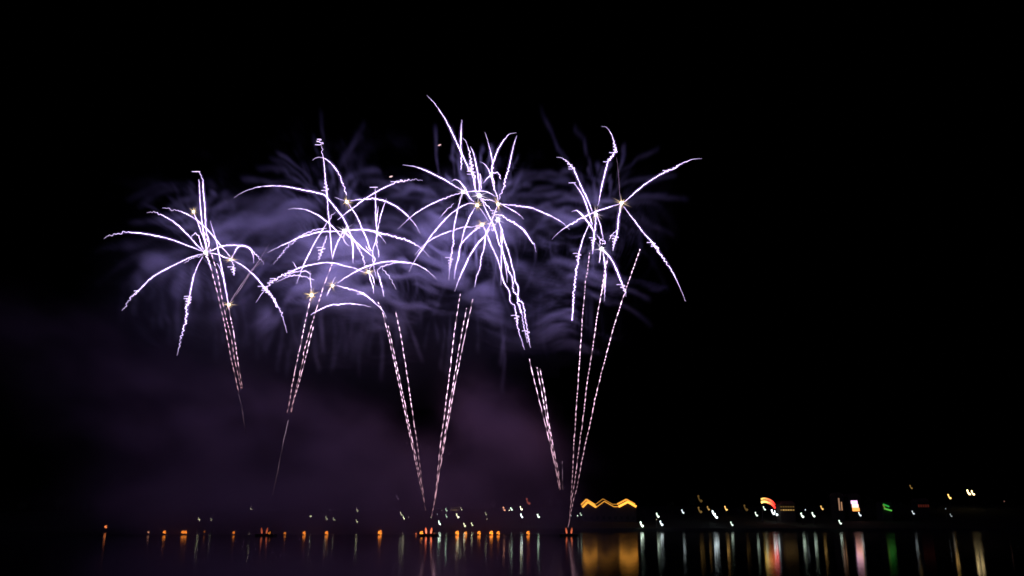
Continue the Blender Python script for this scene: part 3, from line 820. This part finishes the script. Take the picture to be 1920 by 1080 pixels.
# ------------------------------------------------------------------ barges the fireworks rise from
M_HULL = solid('barge_paint', (0.05, 0.05, 0.055), 0.6, 0.1, 3)
M_IRON = solid('dark_iron', (0.03, 0.03, 0.032), 0.5, 0.0, 8)
M_WALL = solid('house_wall', (0.045, 0.04, 0.035), 0.9, 0.1, 1.5)
M_ROOF = solid('roof_tile', (0.10, 0.055, 0.04), 0.85, 0.2, 3)
M_WOOD = solid('weathered_wood', (0.09, 0.065, 0.045), 0.8, 0.2, 6)

def mesh_of(name, fn):
    bm = bmesh.new(); fn(bm)
    me = bpy.data.meshes.new(name); bm.to_mesh(me); bm.free()
    return me
def add_box(bm, x0, x1, y0, y1, z0, z1, bev=0.0):
    r = bmesh.ops.create_cube(bm, size=1)
    for v in r['verts']:
        v.co = Vector(((x0 + x1) / 2 + v.co.x * (x1 - x0), (y0 + y1) / 2 + v.co.y * (y1 - y0), (z0 + z1) / 2 + v.co.z * (z1 - z0)))
    if bev:
        bmesh.ops.bevel(bm, geom=list({e for v in r['verts'] for e in v.link_edges}), offset=bev, segments=2, affect='EDGES')
def add_cyl(bm, c, r0, r1, h, seg=10, rot=None):
    m = Matrix.Translation(c) @ (rot or Matrix()) @ Matrix.Translation((0, 0, h / 2))
    bmesh.ops.create_cone(bm, cap_ends=True, segments=seg, radius1=r0, radius2=r1, depth=h, matrix=m)
def add_ball(bm, c, r, sub=1):
    bmesh.ops.create_icosphere(bm, subdivisions=sub, radius=r, matrix=Matrix.Translation(c))

def barge(foot, D, label, lit):
    p = P(foot[0], foot[1], D); 
    o = empty('launch_barge', (p.x, D, 0.0))
    tag(o, label, 'barge', 'launch barges')
    def hull(bm):
        add_box(bm, -3.2, 3.2, -2.4, 2.4, -0.4, 0.55, 0.0)
        for v in bm.verts:
            if v.co.z < 0: v.co.x *= 0.88; v.co.y *= 0.9
    link('hull', mesh_of('hull', hull), M_HULL, o)
    def deck(bm):
        add_box(bm, -3.1, 3.1, -2.3, 2.3, 0.553, 0.62)
    link('deck', mesh_of('deck', deck), M_WOOD, o)
    for k in range(6):
        a = (-1) ** k * R(9 + 2 * (k // 2))
        link('mortar_tube', mesh_of('mortar_tube', lambda bm: add_cyl(bm, (((-1) ** k) * 0.9 + (k // 2 - 1) * 0.35, (k // 2 - 1) * 0.7, 0.622), 0.16, 0.16, 1.1, 10, Matrix.Rotation(a, 4, 'Y'))), M_IRON, o)
    if lit:
        # the red fire that spurts from the mortars
        for sx in (-1, 1):
            t = np.linspace(0, 1, 9)[:, None]
            pts = np.array([[sx * .75, -2.6, 0.8]]) * (1 - t) + np.array([[sx * 1.05, -2.6, 2.8]]) * t
            r = 0.26 * np.sin(np.pi * np.clip(t[:, 0] * .9 + .1, 0, 1)) ** .7 + .03
            heat = np.array([[2.6, .5, .22]]) * (1 - t * .75) * lit
            link('muzzle_fire', tube_mesh('muzzle_fire', pts, r, heat, 8), FIRE, o)
    return o
FIRE = SPARK.copy(); FIRE.name = 'muzzle_flame'; FIRE.cycles.emission_sampling = 'FRONT'
barge((500, 990), 300, 'launch barge half hidden by smoke, under the lone cluster, fire very dim', .22)
barge((805, 1000), 300, 'launch barge with bright red fire at its mortars, where two fans of trails meet', 1.0)
barge((1066, 1000), 300, 'launch barge with dim red fire, beside the zigzag lights', .4)

# ------------------------------------------------------------------ orange lanterns afloat
ORANGE = (1.0, 0.26, 0.025)
def lantern(x, y, size, power, label, n=1, D=322, group='orange lanterns afloat', col=ORANGE):
    size *= .72
    p = P(x, y, D)
    o = empty('floating_lantern', (p.x, D, 0))
    tag(o, label, 'lantern', group)
    def fl(bm):
        add_cyl(bm, (0, 0, -.12), .75 * size + .25, .85 * size + .25, .22, 14)
    link('float', mesh_of('float', fl), M_WOOD, o)
    def lamp(bm):
        # crescent of glowing balls: the shaken smear of one light, built as shape
        h = max(.32, p.z)
        for k in range(n):
            ox = (k - (n - 1) / 2) * 1.45 * size
            add_ball(bm, (ox + .42 * size, 0, h - .30 * size), .46 * size)
            add_ball(bm, (ox - .38 * size, .1, h - .05 * size), .44 * size)
            add_ball(bm, (ox - .25 * size, .1, h + .38 * size), .38 * size)
            add_ball(bm, (ox + .35 * size, .1, h + .60 * size), .34 * size)
        low = min(v.co.z for v in bm.verts)
        if low < .11:
            for v in bm.verts: v.co.z += .11 - low
    link('lantern_light', mesh_of('lantern_light', lamp), glow(col, power * .85), o)
    return o
lantern(278, 998, .6, 1.1, 'dim pinkish lantern afloat, first inshore of the lone red lamp', col=(1, .42, .25))
lantern(308, 998, 1.0, 3.0, 'orange lantern afloat between the dim pinkish one and the wide double one')
lantern(345, 998, .95, 3.0, 'wide double orange lantern afloat below the lone cluster', 2)
lantern(383, 997, .55, .8, 'small dull orange lantern afloat under a pale shore lamp, beside the wide double one')
lantern(438, 999, .8, 1.8, 'orange lantern afloat alone between the dull one and the smoky barge')
lantern(505, 1000, .9, 2.4, 'orange lantern afloat just beneath the smoky launch barge')
lantern(534, 1000, .75, 1.4, 'faint orange lantern afloat beyond the smoky launch barge, toward the shells')
lantern(570, 1001, 1.0, 3.2, 'orange lantern afloat under the round white shore lamp')
lantern(612, 1001, 1.05, 2.8, 'orange lantern afloat under three pale shore lamps')
lantern(712, 1001, 1.25, 3.6, 'largest orange lantern afloat, alone in open water')
lantern(780, 1001, .55, .9, 'dim red lantern touching the bright one before the middle barge', col=(1, .22, .08))
lantern(790, 1001, 1.05, 4.2, 'bright yellow-orange lantern right before the middle barge')
lantern(813, 1001, .6, .9, 'dim reddish lantern just past the fire of the middle barge', col=(1, .25, .1))
lantern(857, 1002, 1.1, 4.0, 'bright orange lantern first beyond the middle barge')
lantern(873, 1001, .9, 2.4, 'orange lantern close after the bright one beyond the middle barge')
lantern(898, 1001, 1.05, 3.0, 'orange lantern standing midway between two pairs of lanterns')
lantern(921, 1001, 1.1, 4.2, 'bright lantern of the last pair beyond the middle barge')
lantern(934, 1001, 1.0, 3.0, 'dimmer lantern of the last pair, its top leaning away')
lantern(990, 1001, 1.05, 2.6, 'last orange lantern of the row, alone before the outer barge')
lantern(198, 988, 1.1, 2.0, 'lone red-orange lamp far from the others with a reflection streak', D=425, group=None, col=(1, .25, .07))

# ------------------------------------------------------------------ lamps of the far shore
POLE = {}
def street_lamp(x, y, power, label, col=(.80, 1.0, .86), size=1.0, D=None, group='street lamps of the far shore', kind='hook'):
    if D is None:
        # stand it where the bank lies about five metres under the lamp
        D = 460
        while D < 600:
            q = P(x, y, D)
            if q.z - shore_z(q.x, D) < 5.5: break
            D += 2
        D = min(D, 590)
    p = P(x, y, D)
    g = shore_z(p.x, D)
    o = empty('street_lamp', (p.x, D, g))
    tag(o, label, 'lamp', group)
    h = p.z - g
    def pole(bm):
        add_cyl(bm, (0, 0.25, -.3), .11, .07, h + .3, 8)
        add_cyl(bm, (0, 0.25, 0), .2, .16, .5, 8)
    link('pole', mesh_of('pole', pole), M_IRON, o)
    s = size * (D / 480.0)
    def head(bm):
        if kind == 'hook':  # camera-shake smear of the lamp, modelled as extra glowing balls
            add_ball(bm, (.42 * s, 0, h - .75 * s), .52 * s)
            add_ball(bm, (-.42 * s, 0, h + .85 * s), .36 * s)
            for k in range(5):
                t = k / 4
                add_ball(bm, (-.45 * s + .35 * s * t, 0, h + .6 * s - 1.1 * s * t), .24 * s)
        else:
            add_ball(bm, (0, 0, h), .5 * s)
    link('lamp_head', mesh_of('lamp_head', head), glow(col, power * (4.5 if x < 1050 else .8)), o)
    return o
GRN, WHT, YEL, AMB = (.78, 1.0, .80), (.82, .97, 1.0), (1.0, .93, .62), (1.0, .58, .16)
for a in (
    (373, 973, 2.2, 'pale yellow shore lamp above the small dull orange lantern', YEL, .8),
    (396, 974, .6, 'faint shore lamp beside the pale yellow one', YEL, .7),
    (471, 953, 1.5, 'high yellow-green shore lamp seen through the smoke bank', YEL, .7),
    (583, 968, 1.8, 'round white shore lamp alone over the lanterns', YEL, .95, None, 'street lamps of the far shore', 'ball'),
    (612, 971, 1.1, 'slanting pale shore lamp, nearer the round white one of a pair', YEL, .75),
    (626, 973, .9, 'slanting pale shore lamp, farther from the round white one of a pair', YEL, .65),
    (618, 956, .6, 'small faint shore lamp above the slanting pair', YEL, .6, None, 'street lamps of the far shore', 'ball'),
    (670, 956, .9, 'upper lamp of two set one over the other in the smoke', YEL, .7),
    (669, 977, 1.3, 'lower lamp of two set one over the other in the smoke', YEL, .65),
    (752, 963, 1.2, 'upper pale lamp of a slanting chain of two behind the dashed trails', YEL, .8),
    (757, 971, 2.4, 'lower brighter lamp of a slanting chain of two behind the dashed trails', YEL, .8),
    (766, 970, .6, 'tiny lamp beside the slanting chain of two', YEL, .5, None, 'street lamps of the far shore', 'ball'),
    (808, 970, .7, 'tiny lamp straight above the fire of the middle barge', YEL, .6, None, 'street lamps of the far shore', 'ball'),
    (820, 964, .5, 'faint bluish lamp just past the middle barge fans', WHT, .5, None, 'street lamps of the far shore', 'ball'),
    (824, 980, 2.8, 'lowest bright greenish lamp just past the middle barge', GRN, 1.0),
    (837, 967, 1.1, 'shore lamp under the lit windows of the long house, on its near side', GRN, .75),
    (828, 957, .8, 'small lamp beside the lit windows of the long house', YEL, .6, None, 'street lamps of the far shore', 'ball'),
    (837, 956, 2.0, 'bright lamp against the near end of the long lit house', GRN, .75),
    (865, 954, 1.0, 'lamp at the far end of the long lit house', YEL, .7),
    (858, 967, 3.2, 'bright white lamp right below the long lit house', YEL, 1.0),
    (871, 984, 1.8, 'low slanting lamp over two orange lanterns', YEL, .85),
    (885, 983, 1.2, 'low thin lamp between the slanting one and open dark', YEL, .75),
    (911, 963, .4, 'very faint upper lamp over the midway lantern', YEL, .7),
    (913, 973, .7, 'small lower lamp over the midway lantern', YEL, .5, None, 'street lamps of the far shore', 'ball'),
    (955, 957, 1.4, 'small white lamp first beside the reddish one', YEL, .6, None, 'street lamps of the far shore', 'ball'),
    (959, 954, 1.6, 'white lamp just above the small white one beside the reddish lamp', GRN, .7),
    (945, 954, .9, 'reddish lamp beside two white ones behind the smoke', (1, .4, .25), .9),
    (977, 953, 2.2, 'upright yellowish lamp, upper of two by the dark gap', YEL, .8),
    (978, 967, 2.2, 'white lamp with bright foot, lower of two by the dark gap', WHT, .9),
    (1009, 967, 1.8, 'greenish lamp standing alone in the dark gap', GRN, .85),
    (1071, 967, 1.1, 'tiny lamp above the fire of the outer barge', WHT, .5, None, 'street lamps of the far shore', 'ball'),
    (1083, 967, 1.8, 'nearer lamp of two under the start of the zigzag lights', GRN, .75, None, 'street lamps of the far shore', 'ball'),
    (1089, 964, 1.4, 'farther lamp of two under the start of the zigzag lights', GRN, .7),
    (1106, 951, 1.8, 'white lamp in front of the first zigzag gable', WHT, .75),
    (1203, 983, 5.0, 'brightest low white lamp at the water past the zigzag lights', GRN, 1.2, 458),
    (1233, 966, 3.4, 'upper white lamp of a pair past the zigzag lights', GRN, 1.05),
    (1231, 974, 1.4, 'tiny lamp squeezed between an upper and a lower white lamp', YEL, .45, None, 'street lamps of the far shore', 'ball'),
    (1240, 981, 3.8, 'lower white lamp of a pair past the zigzag lights', WHT, 1.1, 458),
    (1280, 959, 2.2, 'single bluish white lamp in the dark before the arch', WHT, .9),
    (1328, 953, .8, 'dim amber lamp up-slope of the big white light', AMB, .9),
    (1361, 953, 2.2, 'amber lamp past the big white light', AMB, 1.05),
    (1338, 962, 4.5, 'upper half of the big white double light before the arch', WHT, 1.2),
    (1342, 967, 4.5, 'lower half of the big white double light before the arch', WHT, 1.2),
    (1372, 982, 2.2, 'low thin greenish lamp near the water before the arch', GRN, .95, 458),
    (1418, 964, 2.4, 'white lamp at the foot of the lit arch, on its near side', GRN, .95),
    (1433, 953, 2.2, 'white lamp directly beneath the yellow side of the arch', GRN, .9),
    (1449, 960, 5.0, 'nearer of two dazzling lamps under the red side of the arch', WHT, 1.15),
    (1455, 962, 5.0, 'farther of two dazzling lamps under the red side of the arch', WHT, 1.15),
    (1504, 966, 3.6, 'first bright white lamp of two past the arch', GRN, 1.1),
    (1510, 956, 2.0, 'small round lamp over the first bright white lamp past the arch', WHT, .55, None, 'street lamps of the far shore', 'ball'),
    (1525, 965, 3.2, 'second bright white lamp of two past the arch', GRN, 1.05),
    (1541, 952, 1.8, 'amber lamp between the two white lamps and the lit shops', AMB, .95),
    (1586, 956, 1.8, 'small white lamp between the two lit shop fronts', WHT, .85),
    (1612, 964, 2.2, 'white lamp at the lower corner of the pink-lit shop', WHT, .9),
    (1575, 979, 2.6, 'lowest white lamp below the lit shops', GRN, .95, 458),
    (1712, 961, 1.3, 'grey-white lamp alone past the green sign', WHT, .85),
    (1708, 913, .35, 'faint brownish lamp high on the dark slope', AMB, .9),
    (1773, 954, .9, 'pin-prick lamp below the amber hillside lamp', WHT, .4, None, 'street lamps of the far shore', 'ball'),
    (1783, 966, .5, 'dim lamp low below the amber hillside lamp', WHT, .7),
    (1780, 931, 3.0, 'amber hillside lamp, lower than the dazzling pair', AMB, 1.1),
    (1816, 923, 6.0, 'nearer of the dazzling amber pair high on the slope', (1, .74, .34), 1.2),
    (1824, 924, 5.0, 'farther of the dazzling amber pair high on the slope', (1, .74, .34), 1.1),
    (1883, 940, .3, 'faintest lamp, last on the dark shore', (1, .5, .4), .6, None, 'street lamps of the far shore', 'ball'),
    (1312, 935, .12, 'blurred brown lamp high before the big white light', AMB, 1.6),
    (1312, 956, .25, 'blurred amber lamp low before the big white light', AMB, 1.4),
    (1398, 952, .15, 'very dim brown lamp between the amber one and the arch', AMB, 1.4),
    (745, 932, .08, 'barely visible violet lamp high over the slanting chain', (.8, .5, .9), 1.1),
    (990, 940, .10, 'barely visible red lamp over the two by the dark gap', (1, .2, .15), 1.5),
):
    street_lamp(*a)

# ------------------------------------------------------------------ buildings that carry the larger lights
def slab_poly(bm, pts, y0, y1):
    """a wall of the outline pts (x, z) between depths y0 and y1"""
    f = [bm.verts.new((x, y0, z)) for x, z in pts]
    b = [bm.verts.new((x, y1, z)) for x, z in pts]
    bm.faces.new(f); bm.faces.new(b[::-1])
    for i in range(len(pts)):
        j = (i + 1) % len(pts)
        bm.faces.new((f[i], b[i], b[j], f[j]))

def light_rope(name, parent, pts, r, col, strength):
    c, s = spline(pts, .8) if False else (np.asarray(pts, float), None)
    seg = []
    for a, b in zip(c[:-1], c[1:]):
        n = max(2, int(np.linalg.norm(b - a) / .6))
        seg.append(a + (b - a) * np.linspace(0, 1, n, endpoint=False)[:, None])
    c = np.vstack(seg + [c[-1:]])
    me = tube_mesh(name, c, np.full(len(c), r), None, 6)
    return link(name, me, glow(col, strength), parent)

# the hall whose three gables are edged with warm light
HD = 500.0
def at(x, y, D): 
    p = P(x, y, D); return p.x, p.z
hx0, hz = at(1092, 951, HD)[0], None
front = [(1092, 951), (1102, 941), (1118, 951), (1133, 940), (1151, 950), (1160, 950), (1177, 941), (1193, 950)]
o = empty('gabled_hall', (at(1142, 950, HD)[0], HD, shore_z(at(1142, 950, HD)[0], HD)))
tag(o, 'waterfront hall with three gables edged by zigzag orange light strings', 'hall')
L0 = o.location
fp = [(at(x, y, HD)[0] - L0.x, at(x, y, HD)[1] - L0.z) for x, y in front]
out = fp + [(fp[-1][0], -.5), (fp[0][0], -.5)]
link('wall', mesh_of('wall', lambda bm: slab_poly(bm, out[::-1], 0.3, 0.8)), M_WALL, o)
link('roof', mesh_of('roof', lambda bm: [bm.faces.new([bm.verts.new(v) for v in ((a[0], .2, a[1] + .12), (b[0], .2, b[1] + .12), (b[0], 16, b[1] + .12), (a[0], 16, a[1] + .12))]) for a, b in zip(fp[:-1], fp[1:])]), M_ROOF, o)
HOT = (1.0, .40, .05)
for i, (a, b) in enumerate(zip(fp[:-1], fp[1:])):
    edge = i in (0, 1, 5, 6)
    strong = 1.6 if i < 2 else 2.2 if edge else 1.0
    light_rope('light_string', o, [(a[0], 0.0, a[1]), (b[0], 0.0, b[1])], .60 if edge else .22, HOT, strong)
    light_rope('light_string', o, [(a[0] - .6, 1.2, a[1] + 1.35), (b[0] - .6, 1.2, b[1] + 1.35)], .46 if edge else .22, HOT, 1.2 if edge else .5)
for i in range(9):
    x = fp[0][0] + (i + .5) * (fp[-1][0] - fp[0][0]) / 9
    link('window', mesh_of('window', lambda bm: add_box(bm, x - .8, x + .8, .25, .297, 1.2, 3.0)), solid('dark_glass', (.02, .02, .025), .15, 0, 2, .1) if i == 0 else bpy.data.materials['dark_glass'], o)

# the lit arch: a row of cells, yellow turning to red
AD = 515.0
p = P(1440, 943, AD)
o = empty('lit_arch', (p.x, AD, shore_z(p.x, AD)))
tag(o, 'glowing arch of cells on the shore, yellow on one side turning red', 'arch')
cells = [(1427, 936), (1431, 934.5), (1435, 934.5), (1439, 935.5), (1443, 937), (1447, 939.5), (1450.5, 943), (1453, 947)]
for i, (a, b) in enumerate(zip(cells[:-1], cells[1:])):
    t = i / (len(cells) - 2)
    col = (1, .62 * (1 - t) ** 1.6 + .03, .12 * (1 - t) + .02)
    for row, (dz, r, st) in enumerate(((0, .42, 1.6 if i < 4 else 2.4), (-1.9, .55, 3.2 if i < 4 else 2.6))):
        (xa, za), (xb, zb) = at(a[0], a[1], AD), at(b[0], b[1], AD)
        k = .92
        light_rope('arch_cell', o, [(xa - p.x, 0, za - o.location.z + dz), (xa + (xb - xa) * k - p.x, 0, za + (zb - za) * k - o.location.z + dz)], r, col, st)
    link('arch_panel', mesh_of('arch_panel', lambda bm: slab_poly(bm, [(xa - p.x, za - o.location.z), (xb - p.x, zb - o.location.z), (xb - p.x, zb - o.location.z - 1.9), (xa - p.x, za - o.location.z - 1.9)], .1, .3)), glow(col, .55 if i < 4 else 1.2), o)
for x in (1428, 1453):
    xx = at(x, 940, AD)[0] - p.x
    link('arch_post', mesh_of('arch_post', lambda bm: add_cyl(bm, (xx, .6, -.3), .25, .2, at(1440, 947, AD)[1] - o.location.z + .3, 8)), M_IRON, o)

def lit_house(name, x0, x1, ytop, ybot, D, label, cat, panes, roof=True):
    """a dark house; panes: (x0, y0, x1, y1, colour, strength) lit openings in photograph pixels"""
    xa, za = at(x0, ytop, D); xb, zb = at(x1, ybot, D)
    g = shore_z((xa + xb) / 2, D)
    o = empty(name, ((xa + xb) / 2, D, g))
    tag(o, label, cat)
    hw, h = (xb - xa) / 2, za - g
    link('wall', mesh_of('wall', lambda bm: add_box(bm, -hw, hw, 0, 9, -.6, h)), M_WALL, o)
    if roof:
        link('roof', mesh_of('roof', lambda bm: slab_poly(bm, [(-hw - .5, h + .003), (hw + .5, h + .003), (hw - 1.5, h + 2.0), (-hw + 1.5, h + 2.0)], -.5, 9.5)), M_ROOF, o)
    for q in panes:
        (pa, qa), (pb, qb) = at(q[0], q[1], D), at(q[2], q[3], D)
        link('window', mesh_of('window', lambda bm: add_box(bm, pa - o.location.x, pb - o.location.x, -.06, -.003, qb - g, qa - g, .04)), glow(q[4], q[5]), o)
    return o
WARM = (1, .66, .25)
lit_house('long_house', 842, 864, 947, 975, 545, 'long dark house with two dim rows of small warm windows', 'house',
          [(845 + 3.4 * k, 951, 847 + 3.4 * k, 953.2, WARM, .35) for k in range(5)] + [(845 + 3.4 * k, 955.5, 847.6 + 3.4 * k, 957.7, WARM, 1.0 if k in (1, 2) else .6) for k in range(5)])
lit_house('waterfront_bar', 1462, 1492, 946, 966, 520, 'low bar beside the arch with dim amber windows in rows', 'building',
          [(1463 + 4.6 * k, 949, 1466 + 4.6 * k, 951.5, AMB, .12) for k in range(6)] + [(1463 + 4.6 * k, 955, 1466.4 + 4.6 * k, 957.5, AMB, (.2, .55, .45, .5, .4, .3)[k]) for k in range(6)])
lit_house('dim_shop', 1566, 1584, 930, 966, 515, 'narrow shop with a tall dim peach-lit front', 'shop',
          [(1571, 934, 1576, 957, (1, .55, .34), .30), (1576.4, 941, 1580, 957, (1, .5, .25), .45)])
lit_house('bright_shop', 1592, 1616, 932, 966, 515, 'shop with a glaring front, violet-white above and orange below', 'shop',
          [(1595, 938.5, 1608, 945, (1.0, .55, .95), 1.7), (1597, 945.2, 1610, 952, (1.0, .52, .45), 2.1), (1598, 952.2, 1612, 958.5, (1.0, .36, .08), 1.6)])
lit_house('green_sign_kiosk', 1653, 1674, 941, 966, 515, 'small kiosk with a slanting green neon sign', 'kiosk', [], False)
o = bpy.context.scene.objects['green_sign_kiosk']
for (a, b, c, s) in (((1656, 945.5), (1667, 950), (.06, 1, .12), .38), ((1658, 953.5), (1672, 957.5), (.2, 1, .12), .5), ((1656, 946), (1660, 955), (.5, .9, .12), .25)):
    (xa, za), (xb, zb) = at(*a, 514), at(*b, 514)
    light_rope('neon_tube', o, [(xa - o.location.x, -1, za - o.location.z), (xb - o.location.x, -1, zb - o.location.z)], .42, c, s)
lit_house('red_lit_stall', 1720, 1744, 941, 966, 530, 'stall with a barely glowing red row past the green sign', 'stall', [(1721 + 4.4 * k, 946, 1724.6 + 4.4 * k, 951, (1, .16, .1), .05) for k in range(5)])

# dark trees along the bank
M_BARK = solid('bark', (.06, .045, .03), .9, .3, 5)
M_LEAF = solid('leaves', (.03, .05, .02), .8, 0, 2)
def make_tree(h, seed):
    r = random.Random(seed)
    def trunk(bm):
        add_cyl(bm, (0, 0, -.4), .28, .12, h * .6, 8)
        for k in range(5):
            a = r.uniform(0, 6.28)
            add_cyl(bm, (0, 0, h * (.3 + .05 * k)), .09, .03, h * .32, 6, Matrix.Rotation(a, 4, 'Z') @ Matrix.Rotation(R(38), 4, 'Y'))
    def crown(bm):
        for k in range(420):
            u, v = r.uniform(0, 6.28), r.uniform(-1, 1)
            rr = (r.random() ** .4) * h * .34 * (1 + .3 * math.sin(3 * u + seed))
            q = math.sqrt(1 - v * v)
            c = Vector((rr * q * math.cos(u), rr * q * math.sin(u), h * .66 + rr * v * .95))
            s = r.uniform(.22, .5)
            m = Matrix.Rotation(r.uniform(0, 6), 3, 'X') @ Matrix.Rotation(r.uniform(0, 6), 3, 'Z')
            bm.faces.new([bm.verts.new(c + m @ Vector(e)) for e in ((-s, 0, 0), (0, -s * .5, 0), (s, 0, 0), (0, s * .5, 0))])
    return mesh_of('trunk', trunk), mesh_of('crown', crown)
kinds = [make_tree(7.5, 1), make_tree(9, 2), make_tree(6.3, 3)]
rt = random.Random(4)
for i, x in enumerate((40, 110, 160, 235, 262, 330, 430, 540, 655, 690, 730, 925, 1030, 1050, 1215, 1260, 1300, 1390, 1555, 1632, 1690, 1755, 1850, 1900)):
    D = rt.uniform(545, 590)
    xx = at(x, 950, D)[0]
    o = empty('tree', (xx, D, shore_z(xx, D)))
    tag(o, 'dark tree on the unlit bank behind the shore lamps', 'tree', 'dark trees on the far bank')
    o.rotation_euler.z = rt.uniform(0, 6.28)
    tk, cr = kinds[i % 3]
    link('trunk', tk, M_BARK, o); link('crown', cr, M_LEAF, o)
